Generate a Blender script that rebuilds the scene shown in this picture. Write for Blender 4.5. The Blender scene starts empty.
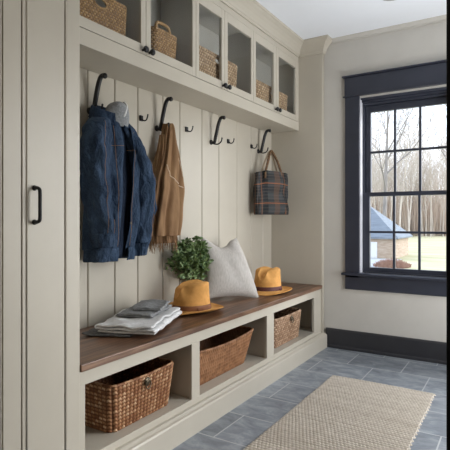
import bpy, bmesh, math, random
from mathutils import Vector, Matrix, noise
PI = math.pi
sc = bpy.context.scene
C = sc.collection
R = random.Random(7)

# ------------------------------------------------------------------ materials
def new_mat(name):
    m = bpy.data.materials.new(name); m.use_nodes = True
    nt = m.node_tree; nt.nodes.clear()
    out = nt.nodes.new('ShaderNodeOutputMaterial'); b = nt.nodes.new('ShaderNodeBsdfPrincipled')
    nt.links.new(b.outputs[0], out.inputs[0])
    return m, nt, b
def N(nt, t, **k):
    n = nt.nodes.new(t)
    for a, v in k.items():
        if a in n.inputs: n.inputs[a].default_value = v
        else: setattr(n, a, v)
    return n
def coords(nt, scale=(1, 1, 1), src='Object', loc=(0, 0, 0)):
    tc = N(nt, 'ShaderNodeTexCoord'); mp = N(nt, 'ShaderNodeMapping')
    mp.inputs['Scale'].default_value = scale; mp.inputs['Location'].default_value = loc
    nt.links.new(tc.outputs[src], mp.inputs[0]); return mp.outputs[0]
def ramp(nt, fac, stops):
    r = N(nt, 'ShaderNodeValToRGB')
    while len(r.color_ramp.elements) < len(stops): r.color_ramp.elements.new(.5)
    for e, (p, c) in zip(r.color_ramp.elements, stops): e.position = p; e.color = (*c, 1)
    nt.links.new(fac, r.inputs[0]); return r.outputs[0]
def bump(nt, b, h, strength, dist=.002):
    bp = N(nt, 'ShaderNodeBump'); bp.inputs['Strength'].default_value = strength; bp.inputs['Distance'].default_value = dist
    nt.links.new(h, bp.inputs['Height']); nt.links.new(bp.outputs[0], b.inputs['Normal'])
def simple(name, c1, c2=None, rough=.5, scale=(8, 8, 8), nscale=1.0, bs=0, bscale=(200, 200, 200), metal=0, spec=.5, bdist=.002, detail=3):
    m, nt, b = new_mat(name)
    c2 = c2 or tuple(min(1, v*1.06) for v in c1)
    n = N(nt, 'ShaderNodeTexNoise', Scale=nscale, Detail=detail)
    nt.links.new(coords(nt, scale), n.inputs['Vector'])
    nt.links.new(ramp(nt, n.outputs[0], [(.35, c1), (.65, c2)]), b.inputs['Base Color'])
    b.inputs['Roughness'].default_value = rough; b.inputs['Metallic'].default_value = metal
    b.inputs['Specular IOR Level'].default_value = spec
    if bs:
        n2 = N(nt, 'ShaderNodeTexNoise', Scale=1.0, Detail=2)
        nt.links.new(coords(nt, bscale), n2.inputs['Vector']); bump(nt, b, n2.outputs[0], bs, bdist)
    return m
def tinted(name, stops, rough=.6, bs=.3, bscale=(250, 250, 250)):
    """strand colours of a woven thing come from the 'tint' attribute, per strand, with gap shade painted in"""
    m, nt, b = new_mat(name)
    a = N(nt, 'ShaderNodeAttribute', attribute_name='tint')
    nt.links.new(ramp(nt, a.outputs['Fac'], stops), b.inputs['Base Color'])
    b.inputs['Roughness'].default_value = rough; b.inputs['Specular IOR Level'].default_value = .3
    n2 = N(nt, 'ShaderNodeTexNoise', Scale=1.0, Detail=2)
    nt.links.new(coords(nt, bscale), n2.inputs['Vector']); bump(nt, b, n2.outputs[0], bs)
    return m

M = {}
M['paint'] = simple('greige_cabinet_paint', (.478, .438, .366), (.493, .452, .378), .42, bs=.04, bscale=(60, 60, 60))
M['wall'] = simple('warm_white_wall_paint', (.53, .508, .468), (.55, .528, .486), .7, bs=.08, bscale=(150, 150, 150))
M['ceil'] = simple('white_ceiling_paint', (.86, .895, .95), (.87, .905, .96), .8)
M['navy'] = simple('charcoal_navy_trim_paint', (.026, .030, .046), (.031, .035, .052), .38)
M['base'] = simple('black_baseboard_paint', (.022, .022, .026), (.028, .028, .032), .4)
M['vinyl'] = simple('white_jamb_liner', (.62, .62, .66), rough=.4)
M['black'] = simple('matte_black_iron', (.012, .012, .013), (.02, .02, .022), .4, metal=.3)
M['doorblack'] = simple('black_door_paint', (.004, .004, .004), (.006, .006, .006), .6, spec=.15)
M['brass'] = simple('aged_brass', (.10, .085, .06), (.2, .16, .11), .4, metal=.8, scale=(80, 80, 80))
def wood():
    m, nt, b = new_mat('walnut_plank')
    v = coords(nt, (34, 1.6, 20))
    n = N(nt, 'ShaderNodeTexNoise', Scale=1.0, Detail=6, Roughness=.62, Distortion=.4); nt.links.new(v, n.inputs['Vector'])
    n3 = N(nt, 'ShaderNodeTexNoise', Scale=1.0, Detail=4); nt.links.new(coords(nt, (160, 5, 100)), n3.inputs['Vector'])
    mx = N(nt, 'ShaderNodeMath', operation='MULTIPLY_ADD'); mx.inputs[1].default_value = .35
    nt.links.new(n3.outputs[0], mx.inputs[0]); 
    m2 = N(nt, 'ShaderNodeMath', operation='MULTIPLY'); m2.inputs[1].default_value = .65; nt.links.new(n.outputs[0], m2.inputs[0])
    nt.links.new(m2.outputs[0], mx.inputs[2])
    nt.links.new(ramp(nt, mx.outputs[0], [(.36, (.045, .020, .010)), (.5, (.135, .066, .036)), (.62, (.26, .145, .085))]), b.inputs['Base Color'])
    b.inputs['Roughness'].default_value = .38
    bump(nt, b, mx.outputs[0], .12); return m
M['wood'] = wood()
def slate():
    m, nt, b = new_mat('blue_grey_slate_tile')
    br = N(nt, 'ShaderNodeTexBrick', offset=.5)
    br.inputs['Color1'].default_value = (.0, .0, .0, 1); br.inputs['Color2'].default_value = (1, 1, 1, 1); br.inputs['Mortar'].default_value = (.5, .5, .5, 1)
    br.inputs['Scale'].default_value = 1; br.inputs['Mortar Size'].default_value = .0038; br.inputs['Mortar Smooth'].default_value = .2
    br.inputs['Brick Width'].default_value = .39; br.inputs['Row Height'].default_value = .31; br.inputs['Bias'].default_value = 0
    nt.links.new(coords(nt, loc=(1.12, -3.85, 0)), br.inputs['Vector'])
    n = N(nt, 'ShaderNodeTexNoise', Scale=1, Detail=7, Roughness=.65, Distortion=.8); nt.links.new(coords(nt, (7, 12, 8)), n.inputs['Vector'])
    tile = ramp(nt, n.outputs[0], [(.3, (.135, .155, .180)), (.5, (.235, .260, .292)), (.7, (.37, .392, .42))])
    bw = N(nt, 'ShaderNodeRGBToBW'); nt.links.new(br.outputs['Color'], bw.inputs[0])
    mul = N(nt, 'ShaderNodeMath', operation='MULTIPLY_ADD'); mul.inputs[1].default_value = .35; mul.inputs[2].default_value = .82; nt.links.new(bw.outputs[0], mul.inputs[0])
    vm = N(nt, 'ShaderNodeVectorMath', operation='SCALE'); nt.links.new(tile, vm.inputs[0]); nt.links.new(mul.outputs[0], vm.inputs['Scale'])
    mix = N(nt, 'ShaderNodeMix', data_type='RGBA'); mix.inputs['B'].default_value = (.42, .43, .44, 1) if False else (.4, .4, .4, 1)
    mix.inputs[7].default_value = (.50, .51, .52, 1)
    nt.links.new(br.outputs['Fac'], mix.inputs[0]); nt.links.new(vm.outputs[0], mix.inputs[6])
    nt.links.new(mix.outputs[2], b.inputs['Base Color'])
    b.inputs['Roughness'].default_value = .42
    sub = N(nt, 'ShaderNodeMath', operation='SUBTRACT'); nt.links.new(n.outputs[0], sub.inputs[0]); nt.links.new(br.outputs['Fac'], sub.inputs[1])
    bump(nt, b, sub.outputs[0], .35, .004); return m
M['slate'] = slate()
def glass(name, tint=(.96, .98, 1)):
    m = bpy.data.materials.new(name); m.use_nodes = True; nt = m.node_tree; nt.nodes.clear()
    out = N(nt, 'ShaderNodeOutputMaterial'); tr = N(nt, 'ShaderNodeBsdfTransparent'); gl = N(nt, 'ShaderNodeBsdfGlossy')
    tr.inputs[0].default_value = (*tint, 1); gl.inputs['Roughness'].default_value = .02
    lw = N(nt, 'ShaderNodeLayerWeight'); mx = N(nt, 'ShaderNodeMixShader')
    pw = N(nt, 'ShaderNodeMath', operation='POWER'); pw.inputs[1].default_value = 5; nt.links.new(lw.outputs['Facing'], pw.inputs[0]); lw.inputs['Blend'].default_value = .5
    fr = N(nt, 'ShaderNodeMath', operation='MULTIPLY_ADD'); fr.inputs[1].default_value = .6; fr.inputs[2].default_value = .007; nt.links.new(pw.outputs[0], fr.inputs[0])
    nt.links.new(fr.outputs[0], mx.inputs[0]); nt.links.new(tr.outputs[0], mx.inputs[1]); nt.links.new(gl.outputs[0], mx.inputs[2]); nt.links.new(mx.outputs[0], out.inputs[0])
    return m
M['glass'] = glass('clear_pane')
def denim(name, c1, c2):
    m, nt, b = new_mat(name)
    n = N(nt, 'ShaderNodeTexNoise', Scale=1, Detail=4, Roughness=.6); nt.links.new(coords(nt, (14, 14, 6)), n.inputs['Vector'])
    n2 = N(nt, 'ShaderNodeTexNoise', Scale=1, Detail=2); nt.links.new(coords(nt, (420, 420, 160)), n2.inputs['Vector'])
    ad = N(nt, 'ShaderNodeMath', operation='MULTIPLY_ADD'); ad.inputs[1].default_value = .4; nt.links.new(n2.outputs[0], ad.inputs[0])
    mu = N(nt, 'ShaderNodeMath', operation='MULTIPLY'); mu.inputs[1].default_value = .6; nt.links.new(n.outputs[0], mu.inputs[0]); nt.links.new(mu.outputs[0], ad.inputs[2])
    nt.links.new(ramp(nt, ad.outputs[0], [(.36, c1), (.64, c2)]), b.inputs['Base Color'])
    b.inputs['Roughness'].default_value = .85; b.inputs['Specular IOR Level'].default_value = .2
    n3 = N(nt, 'ShaderNodeTexNoise', Scale=1, Detail=3, Distortion=.8); nt.links.new(coords(nt, (26, 26, 11)), n3.inputs['Vector'])
    b1 = N(nt, 'ShaderNodeBump'); b1.inputs['Strength'].default_value = .9; b1.inputs['Distance'].default_value = .03; nt.links.new(n3.outputs[0], b1.inputs['Height'])
    b2 = N(nt, 'ShaderNodeBump'); b2.inputs['Strength'].default_value = .5; b2.inputs['Distance'].default_value = .002; nt.links.new(n2.outputs[0], b2.inputs['Height'])
    nt.links.new(b1.outputs[0], b2.inputs['Normal']); nt.links.new(b2.outputs[0], b.inputs['Normal']); return m
M['denim'] = denim('faded_denim', (.007, .016, .038), (.055, .092, .155))
M['denim_dark'] = denim('dark_denim', (.005, .009, .020), (.012, .022, .045))
M['stitch'] = simple('tan_thread', (.30, .17, .09), rough=.8)
M['greyknit'] = simple('heather_grey_knit', (.20, .21, .22), (.30, .31, .32), .9, (120, 120, 120), bs=.6, bscale=(300, 300, 300))
M['tan'] = simple('tan_brushed_cloth', (.19, .10, .045), (.30, .175, .085), .9, (20, 20, 5), bs=.5, bscale=(260, 260, 60))
M['piping'] = simple('cream_piping', (.6, .48, .36), rough=.8)
M['linen'] = simple('grey_linen', (.40, .375, .345), (.50, .47, .44), .9, (160, 160, 30), bs=.5, bscale=(400, 400, 400))
M['towel'] = simple('white_terry', (.66, .66, .66), (.78, .78, .78), .95, (60, 60, 60), bs=1, bscale=(350, 350, 350))
M['gcloth'] = simple('grey_terry', (.20, .205, .21), (.29, .295, .30), .95, (70, 70, 70), bs=1, bscale=(350, 350, 350))
M['dcloth'] = simple('dark_grey_cloth', (.10, .10, .105), (.16, .16, .165), .95, (70, 70, 70), bs=1, bscale=(350, 350, 350))
M['hat'] = simple('mustard_felt', (.60, .30, .085), (.72, .37, .115), .85, (25, 25, 25), bs=.3, bscale=(300, 300, 300), spec=.25)
M['band1'] = simple('brown_ribbon', (.20, .075, .025), (.26, .10, .035), .6)
M['band2'] = simple('burgundy_ribbon', (.075, .018, .014), (.10, .025, .018), .6)
M['leaf'] = simple('grey_green_leaf', (.045, .10, .03), (.26, .36, .15), .5, (30, 30, 30))
M['twig'] = simple('green_stem', (.10, .12, .05), rough=.7)
M['pot'] = simple('cream_stoneware', (.55, .50, .42), (.62, .57, .48), .6)
M['soil'] = simple('dark_soil', (.03, .02, .015), rough=.95)
M['rug'] = tinted('jute_braid', [(0, (.27, .23, .185)), (.5, (.50, .44, .365)), (1, (.66, .60, .52))], .9, .6)
M['seagrass'] = tinted('water_hyacinth', [(0, (.16, .080, .028)), (.5, (.33, .18, .068)), (1, (.50, .30, .125))])
M['seagrass_pale'] = tinted('pale_water_hyacinth', [(0, (.17, .10, .05)), (.5, (.42, .27, .145)), (1, (.60, .43, .27))])
M['rattan'] = tinted('brown_rattan', [(0, (.13, .050, .022)), (.4, (.25, .105, .045)), (.75, (.42, .22, .105)), (1, (.62, .42, .26))])
M['rattan_pale'] = tinted('pale_brown_rattan', [(0, (.14, .075, .042)), (.5, (.33, .20, .12)), (1, (.52, .37, .25))])
M['willow'] = tinted('ginger_willow', [(0, (.15, .065, .028)), (.5, (.25, .115, .052)), (1, (.35, .175, .085))], .5)
def plaid():
    m, nt, b = new_mat('tartan_cloth')
    uv = N(nt, 'ShaderNodeTexCoord'); sp = N(nt, 'ShaderNodeSeparateXYZ'); nt.links.new(uv.outputs['UV'], sp.inputs[0])
    def band(sock, freq, ph, width):
        a = N(nt, 'ShaderNodeMath', operation='MULTIPLY_ADD'); a.inputs[1].default_value = freq; a.inputs[2].default_value = ph; nt.links.new(sock, a.inputs[0])
        f = N(nt, 'ShaderNodeMath', operation='FRACT'); nt.links.new(a.outputs[0], f.inputs[0])
        l = N(nt, 'ShaderNodeMath', operation='LESS_THAN'); l.inputs[1].default_value = width; nt.links.new(f.outputs[0], l.inputs[0]); return l.outputs[0]
    col = None
    def mixin(prev, fac, c, amt=1):
        mx = N(nt, 'ShaderNodeMix', data_type='RGBA')
        k = N(nt, 'ShaderNodeMath', operation='MULTIPLY'); k.inputs[1].default_value = amt; nt.links.new(fac, k.inputs[0]); nt.links.new(k.outputs[0], mx.inputs[0])
        if prev is None: mx.inputs[6].default_value = (.020, .023, .025, 1)
        else: nt.links.new(prev, mx.inputs[6])
        mx.inputs[7].default_value = (*c, 1); return mx.outputs[2]
    u, v = sp.outputs[0], sp.outputs[1]
    col = mixin(None, band(u, 6, .1, .45), (.060, .066, .070), .8)
    col = mixin(col, band(v, 3.4, .3, .45), (.022, .022, .024), .6)
    col = mixin(col, band(u, 12, .0, .13), (.14, .075, .045), .5)
    col = mixin(col, band(v, 2.2, .45, .045), (.34, .13, .06), .85)
    col = mixin(col, band(u, 6, .55, .07), (.26, .11, .055), .6)
    col = mixin(col, band(v, 13.6, .0, .12), (.16, .13, .11), .5)
    nt.links.new(col, b.inputs['Base Color']); b.inputs['Roughness'].default_value = .9
    n2 = N(nt, 'ShaderNodeTexNoise', Scale=1.0, Detail=2); nt.links.new(coords(nt, (300, 300, 300)), n2.inputs['Vector']); bump(nt, b, n2.outputs[0], .6)
    return m
M['plaid'] = plaid()
M['strap'] = simple('brown_leather_strap', (.09, .045, .02), (.20, .11, .05), .6, (60, 60, 60))
M['canvas'] = simple('cream_canvas_strap', (.55, .45, .34), rough=.85)
M['bark'] = simple('hazed_bark', (.48, .42, .37), (.66, .60, .54), .95, (2, 2, .4))  # distance haze is put into this paler bark colour
M['bark2'] = simple('grey_brown_bark', (.22, .20, .19), (.34, .31, .29), .95, (6, 6, 1))
M['brush'] = simple('dry_brushwood', (.56, .45, .37), (.68, .58, .50), 1, (.3, .3, .1))
M['lawn'] = simple('winter_lawn', (.36, .35, .20), (.54, .49, .33), 1, (.12, .5, 1), detail=6)
M['drive'] = simple('grey_asphalt_drive', (.36, .38, .40), (.42, .44, .46), .9, (.5, .5, 1))
M['roof'] = simple('slate_blue_shingle', (.15, .175, .21), (.20, .23, .27), .8, (.6, .6, 6))
M['brick'] = simple('tan_brick_wall', (.36, .27, .20), (.48, .38, .30), .9, (1.2, 1.2, 8))
M['white'] = simple('white_garage_paint', (.70, .70, .72), rough=.6)
M['mulch'] = simple('red_brown_mulch', (.26, .14, .10), (.38, .24, .18), 1, (3, 3, 3))
def emis(name, c, s):
    m = bpy.data.materials.new(name); m.use_nodes = True; nt = m.node_tree; nt.nodes.clear()
    out = N(nt, 'ShaderNodeOutputMaterial'); e = N(nt, 'ShaderNodeEmission'); e.inputs[0].default_value = (*c, 1); e.inputs[1].default_value = s
    nt.links.new(e.outputs[0], out.inputs[0]); return m
M['frost'] = simple('frosted_lens', (.30, .31, .34), rough=.5)
M['fill_lamp'] = emis('fill_lamp_lens', (1, .9, .78), 2.0)  # glowing lens of the added fill downlights

# ------------------------------------------------------------------ helpers
def props(o, label=None, cat=None, group=None, kind=None):
    if label: o['label'] = label
    if cat: o['category'] = cat
    if group: o['group'] = group
    if kind: o['kind'] = kind
    return o
def link_mesh(name, me, mat, parent=None, smooth=False, bevel=0, subsurf=0, solid=0):
    o = bpy.data.objects.new(name, me); C.objects.link(o)
    mats = mat if isinstance(mat, (list, tuple)) else [mat]
    for q in mats: me.materials.append(q)
    if smooth:
        for p in me.polygons: p.use_smooth = True
    if parent is not None: o.parent = parent
    if solid:
        md = o.modifiers.new('solid', 'SOLIDIFY'); md.thickness = solid; md.offset = 0
    if bevel:
        md = o.modifiers.new('bevel', 'BEVEL'); md.width = bevel; md.segments = 2; md.limit_method = 'ANGLE'
    if subsurf:
        md = o.modifiers.new('sub', 'SUBSURF'); md.levels = subsurf; md.render_levels = subsurf
    return o
def empty(name, loc=(0, 0, 0), **k):
    o = bpy.data.objects.new(name, None); C.objects.link(o); o.location = loc; o.empty_display_size = .05
    return props(o, **k)
class MB:
    """collects shapes for ONE mesh; coordinates are relative to the point `at`"""
    def __init__(s, at=(0, 0, 0)): s.v = []; s.f = []; s.at = Vector(at); s.fm = []
    def add(s, vs, fs, mi=0):
        n = len(s.v); s.v += [Vector(v) - s.at for v in vs]; s.f += [tuple(n+i for i in f) for f in fs]; s.fm += [mi]*len(fs); return s
    def box(s, x0, x1, y0, y1, z0, z1, mi=0):
        vs = [(x, y, z) for x in (x0, x1) for y in (y0, y1) for z in (z0, z1)]
        return s.add(vs, [(0, 1, 3, 2), (4, 6, 7, 5), (0, 4, 5, 1), (2, 3, 7, 6), (0, 2, 6, 4), (1, 5, 7, 3)], mi)
    def prism(s, prof, y0, y1, axis='y'):
        n = len(prof)
        f = (lambda a, b, t: (a, t, b)) if axis == 'y' else ((lambda a, b, t: (t, a, b)) if axis == 'x' else (lambda a, b, t: (a, b, t)))
        vs = [f(a, b, y0) for a, b in prof]+[f(a, b, y1) for a, b in prof]
        fs = [tuple(range(n)), tuple(range(2*n-1, n-1, -1))]+[(i, n+i, n+(i+1) % n, (i+1) % n) for i in range(n)]
        return s.add(vs, fs)
    def tube(s, pts, rad, k=8, closed=False, caps=True):
        pts = [Vector(p) for p in pts]; n = len(pts)
        rad = rad if isinstance(rad, (list, tuple)) else [rad]*n
        vs = []; up = None
        for i, p in enumerate(pts):
            a = pts[(i-1) % n] if (closed or i) else p; b = pts[(i+1) % n] if (closed or i < n-1) else p
            t = (b-a)
            if t.length < 1e-9: t = Vector((0, 0, 1))
            t.normalize()
            if up is None: up = t.orthogonal().normalized()
            up = (up - t*up.dot(t))
            if up.length < 1e-6: up = t.orthogonal()
            up.normalize(); w = t.cross(up)
            for j in range(k):
                an = 2*PI*j/k; vs.append(p+(up*math.cos(an)+w*math.sin(an))*rad[i])
        fs = []
        for i in range(n if closed else n-1):
            for j in range(k): fs.append((i*k+j, i*k+(j+1) % k, ((i+1) % n)*k+(j+1) % k, ((i+1) % n)*k+j))
        if caps and not closed: fs += [tuple(range(k-1, -1, -1)), tuple((n-1)*k+j for j in range(k))]
        return s.add(vs, fs)
    def lathe(s, prof, c, axis='z', k=24):
        c = Vector(c); vs = []
        for r, h in prof:
            for j in range(k):
                a = 2*PI*j/k; x, y = r*math.cos(a), r*math.sin(a)
                vs.append(c+Vector((x, y, h) if axis == 'z' else ((h, x, y) if axis == 'x' else (x, h, y))))
        n = len(prof); fs = []
        for i in range(n-1):
            for j in range(k): fs.append((i*k+j, i*k+(j+1) % k, (i+1)*k+(j+1) % k, (i+1)*k+j))
        fs += [tuple(range(k-1, -1, -1)), tuple((n-1)*k+j for j in range(k))]
        return s.add(vs, fs)
    def mesh(s, name):
        me = bpy.data.meshes.new(name); me.from_pydata([tuple(v) for v in s.v], [], s.f)
        for p, mi in zip(me.polygons, s.fm): p.material_index = mi
        bm = bmesh.new(); bm.from_mesh(me); bmesh.ops.recalc_face_normals(bm, faces=bm.faces); bm.to_mesh(me); bm.free()
        return me
    def build(s, name, mat, parent=None, **k): 
        o = link_mesh(name, s.mesh(name), mat, parent, **k)
        if parent is None: o.location = s.at
        return o
def spline(pts, m):
    """Catmull-Rom through pts (any dimension), m samples"""
    n = len(pts); out = []
    for i in range(m):
        t = i/(m-1)*(n-1); k = min(int(t), n-2); u = t-k
        p = [pts[max(0, k-1)], pts[k], pts[k+1], pts[min(n-1, k+2)]]
        out.append(tuple(.5*((2*b)+(c-a)*u+(2*a-5*b+4*c-d)*u*u+(-a+3*b-3*c+d)*u**3) for a, b, c, d in zip(*p)))
    return out
def grid_mesh(name, fn, nu, nv, closed_u=False, uv=False):
    me = bpy.data.meshes.new(name); vs = []; fs = []
    cu = nu if closed_u else nu+1
    for j in range(nv+1):
        for i in range(cu): vs.append(tuple(fn(i/nu, j/nv)))
    for j in range(nv):
        for i in range(nu):
            i2 = (i+1) % cu; fs.append((j*cu+i, j*cu+i2, (j+1)*cu+i2, (j+1)*cu+i))
    me.from_pydata(vs, [], fs)
    if uv:
        l = me.uv_layers.new(name='UV')
        q = 0
        for j in range(nv):
            for i in range(nu):
                for a, b in ((i, j), (i+1, j), (i+1, j+1), (i, j+1)): l.data[q].uv = (a/nu, b/nv); q += 1
    return me
def copy_tree(o, parent=None):
    c = o.copy(); C.objects.link(c)
    if parent is not None: c.parent = parent
    for ch in [x for x in o.children]: copy_tree(ch, c)
    return c

# ------------------------------------------------------------------ key measures
XW = -1.932      # face of the plank panelling
XB = -1.449      # front of bench top, end panel and tall cabinet
XC = -1.662      # front of the wall cabinets
YL = 1.254       # right side of the tall cabinet
YE = 3.885       # inner face of the end panel
YF = 3.940       # far wall
ZC = 2.646       # ceiling
XR = .62; YB = -1.3

# ------------------------------------------------------------------ the setting
MB().box(-2.1, .72, YB-.1, 4.07, -.05, 0).build('floor', M['slate'])['kind'] = 'structure'
MB().box(-2.1, .72, YB-.1, 4.07, ZC, ZC+.08).build('ceiling', M['ceil'])['kind'] = 'structure'
WX0, WX1, WZ0, WZ1 = -1.140, -.420, .650, 2.110          # rough opening of the window
w = MB(); w.box(-2.1, WX0, YF, 4.07, 0, ZC).box(WX1, .72, YF, 4.07, 0, ZC).box(WX0, WX1, YF, 4.07, 0, WZ0).box(WX0, WX1, YF, 4.07, WZ1, ZC)
w.build('wall_far', M['wall'])['kind'] = 'structure'
MB().box(-2.1, XW-.02, YB, YF, 0, ZC).build('wall_left', M['wall'])['kind'] = 'structure'
MB().box(-2.1, .72, YB-.1, YB, 0, ZC).build('wall_back', M['wall'])['kind'] = 'structure'
RY0, RY1, RZ0, RZ1 = 2.35, 3.60, .10, 2.25
w = MB(); w.box(XR, .72, YB, RY0, 0, ZC).box(XR, .72, RY1, YF, 0, ZC).box(XR, .72, RY0, RY1, 0, RZ0).box(XR, .72, RY0, RY1, RZ1, ZC)
w.build('wall_right', M['wall'])['kind'] = 'structure'

# window_1 : double-hung, three panes wide
w1 = empty('window_1', (-.78, YF, .65), kind='structure'); A = w1.location
f = MB(A); c0, c1 = -1.258, -.302
f.box(c0, WX0+.002, YF-.02, YF, .612, 2.128).box(WX1-.002, c1, YF-.02, YF, .612, 2.128)
f.build('window_casing', M['navy'], w1, bevel=.002)
f = MB(A); f.box(c0-.004, c1+.004, YF-.024, YF, 2.136, 2.292).box(c0-.016, c1+.016, YF-.034, YF, 2.128, 2.136).box(c0-.02, c1+.02, YF-.045, YF, 2.292, 2.304)
f.build('head_casing', M['navy'], w1, bevel=.002)
f = MB(A); f.box(c0-.022, c1+.022, YF-.06, YF+.03, .632, .652); f.build('window_sill', M['navy'], w1, bevel=.004)
f = MB(A); f.box(c0, c1, YF-.02, YF, .512, .630); f.build('sill_apron', M['navy'], w1, bevel=.002)
f = MB(A); f.box(WX0, WX0+.009, YF-.002, YF+.055, .652, WZ1).box(WX1-.009, WX1, YF-.002, YF+.055, .652, WZ1)
f.build('jamb_liner', M['vinyl'], w1, bevel=.001)
f = MB(A); f.box(WX0+.009, WX1-.009, YF-.002, YF+.03, WZ1-.014, WZ1).box(WX0+.009, WX1-.009, YF+.03, YF+.055, WZ1-.03, WZ1)
f.build('head_stop', M['navy'], w1, bevel=.001)
f = MB(A); f.box(WX0, WX0+.022, YF+.055, YF+.13, .652, WZ1).box(WX1-.022, WX1, YF+.055, YF+.13, .652, WZ1).box(WX0+.022, WX1-.022, YF+.055, YF+.13, WZ1-.05, WZ1).box(WX0+.022, WX1-.022, YF+.055, YF+.13, .640, .66)
f.build('window_frame', M['navy'], w1, bevel=.001)
gx0, gx1 = -1.072, -.488
def sash(yc, zb, zt, rb, rt, name):
    s_ = MB(A); t = .018
    s_.box(WX0+.022, gx0, yc-t, yc+t, zb, zt).box(gx1, WX1-.022, yc-t, yc+t, zb, zt).box(gx0, gx1, yc-t, yc+t, zb, zb+rb).box(gx0, gx1, yc-t, yc+t, zt-rt, zt)
    so = s_.build(name, M['navy'], w1, bevel=.0015)
    g0, g1 = zb+rb, zt-rt; m_ = MB(A); pw = (gx1-gx0)/3
    for k in (1, 2): m_.box(gx0+pw*k-.009, gx0+pw*k+.009, yc-.012, yc+.012, g0, g1)
    zm = (g0+g1)/2; m_.box(gx0, gx1, yc-.0118, yc+.0118, zm-.009, zm+.009)
    m_.build('muntins', M['navy'], so)
    MB(A).box(gx0-.004, gx1+.004, yc-.002, yc+.002, g0-.004, g1+.004).build('pane', M['glass'], so)
sash(YF+.072, .662, 1.325, .036, .034, 'lower_sash')
sash(YF+.108, 1.295, 2.058, .030, .055, 'upper_sash')
# fill_window : unseen tall glazed opening added in the right wall for fill light
w2 = empty('fill_window', (XR, 2.975, RZ0), kind='structure'); A = w2.location
f = MB(A); f.box(XR-.02, XR, RY0-.1, RY0, 0.1, RZ1+.1).box(XR-.02, XR, RY1, RY1+.1, 0.1, RZ1+.1).box(XR-.02, XR, RY0, RY1, RZ1, RZ1+.12)
f.box(XR+.03, XR+.07, RY0, RY0+.06, RZ0, RZ1).box(XR+.03, XR+.07, RY1-.06, RY1, RZ0, RZ1).box(XR+.03, XR+.07, 2.95, 3.01, RZ0, RZ1).box(XR+.03, XR+.07, RY0, RY1, RZ0, RZ0+.06).box(XR+.03, XR+.07, RY0, RY1, RZ1-.06, RZ1)
f.build('window_frame', M['navy'], w2, bevel=.002)
MB(A).box(XR+.048, XR+.052, RY0+.06, RY1-.06, RZ0+.06, RZ1-.06).build('pane', M['glass'], w2)
# door_1 : dark door leaf standing open, seen edge-on at the right border
d1 = empty('door_1', (XR-.02, .99, 0), kind='structure'); A = d1.location
f = MB(A); f.box(-.1200, .60, .985, 1.025, .01, 2.08); f.build('door_leaf', M['doorblack'], d1, bevel=.003)
f = MB(A)
for z0, z1 in ((.2, .95), (1.1, 1.95)): f.box(0.0, .48, 1.025, 1.031, z0, z1).box(0, .48, .979, .985, z0, z1)
f.build('door_panel', M['doorblack'], d1, bevel=.003)
f = MB(A); f.tube([(-.05, 1.025, 1.0), (-.05, 1.06, 1.0)], .009, 10).lathe([(.004, .035), (.024, .045), (.028, .058), (.02, .072), (.004, .076)], (-.05, 1.025, 1.0), 'y', 16)
f.build('door_knob', M['black'], d1, smooth=True)
f = MB(A)
for z in (.25, 1.05, 1.85): f.tube([(.606, .99, z-.04), (.606, .99, z+.04)], .008, 8)
f.build('hinge', M['black'], d1, smooth=True)
# baseboard and cove
bp = [(YF, 0), (YF-.028, 0), (YF-.028, .018), (YF-.018, .026), (YF-.018, .150), (YF-.010, .163), (YF, .163)]
MB().prism(bp, XB+.02, XR, 'x').build('baseboard_far', M['base'])['kind'] = 'structure'
MB().box(XR-.018, XR, 3.71, YF-.03, 0, .16).build('baseboard_right', M['base'])['kind'] = 'structure'
cp = [(YF, ZC), (YF-.035, ZC), (YF-.035, ZC-.006), (YF-.012, ZC-.026), (YF-.012, ZC-.036), (YF, ZC-.036)]
MB().prism(cp, XB+.075, XR, 'x').build('trim_1', M['wall'])['kind'] = 'structure'

# ------------------------------------------------------------------ plank panelling (structure behind the niche)
groove = [1.16, 1.33, 1.53, 1.726, 1.921, 2.109, 2.341, 2.518, 2.776, 3.000, 3.267, 3.500, 3.719, 3.895]
f = MB()
for a, b in zip(groove[:-1], groove[1:]):
    v = .005; g_ = .0018
    f.prism([(XW-.02, a), (XW-.02, b), (XW-.012, b), (XW-.012, b-g_), (XW-v, b-g_), (XW, b-g_-v), (XW, a+g_+v), (XW-v, a+g_), (XW-.012, a+g_), (XW-.012, a)], .0, 2.60, 'z')
for v_ in f.v: pass
pan = f.build('trim_2', M['paint']); pan['kind'] = 'structure'

# ------------------------------------------------------------------ tall cabinet
tc = empty('tall_cabinet', (-1.7, .9, 0), label='tall greige built-in cabinet with narrow door and black pull at the left edge', cat='cabinet'); A = tc.location
f = MB(A)
f.box(XW, XB-.022, YL-.018, YL, 0, 2.60).box(XW, XB-.022, .40, .418, 0, 2.60).box(XW+.001, XW+.012, .418, YL-.018, 0, 2.60).box(XW, XB-.022, .418, YL-.018, 2.58, 2.6).box(XW, XB-.022, .418, YL-.018, .08, .10)
f.build('carcass', M['paint'], tc)
f = MB(A); x1 = XB-.001; x0 = XB-.022
f.box(x0, x1, 1.192, YL, .0, 2.60).box(x0, x1, .934, 1.000, .0, 2.60).box(x0, x1, .40, .44, 0, 2.60).box(x0, x1, 1.003, 1.192, 2.48, 2.60).box(x0, x1, .44, .934, 2.48, 2.60).box(x0, x1, 1.003, 1.192, 0, .1).box(x0, x1, .44, .934, 0, .1)
f.build('face_frame', M['paint'], tc, bevel=.0015)
def bead(name, y0, y1, z0, z1):
    f = MB(A); r = .0045; xx = XB+.001
    for (ya, za, yb, zb) in ((y0, z0, y0, z1), (y1, z0, y1, z1), (y0, z1, y1, z1), (y0, z0, y1, z0)):
        f.tube([(xx, ya, za), (xx, yb, zb)], r, 8)
    f.build(name, M['paint'], tc, smooth=True)
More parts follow.
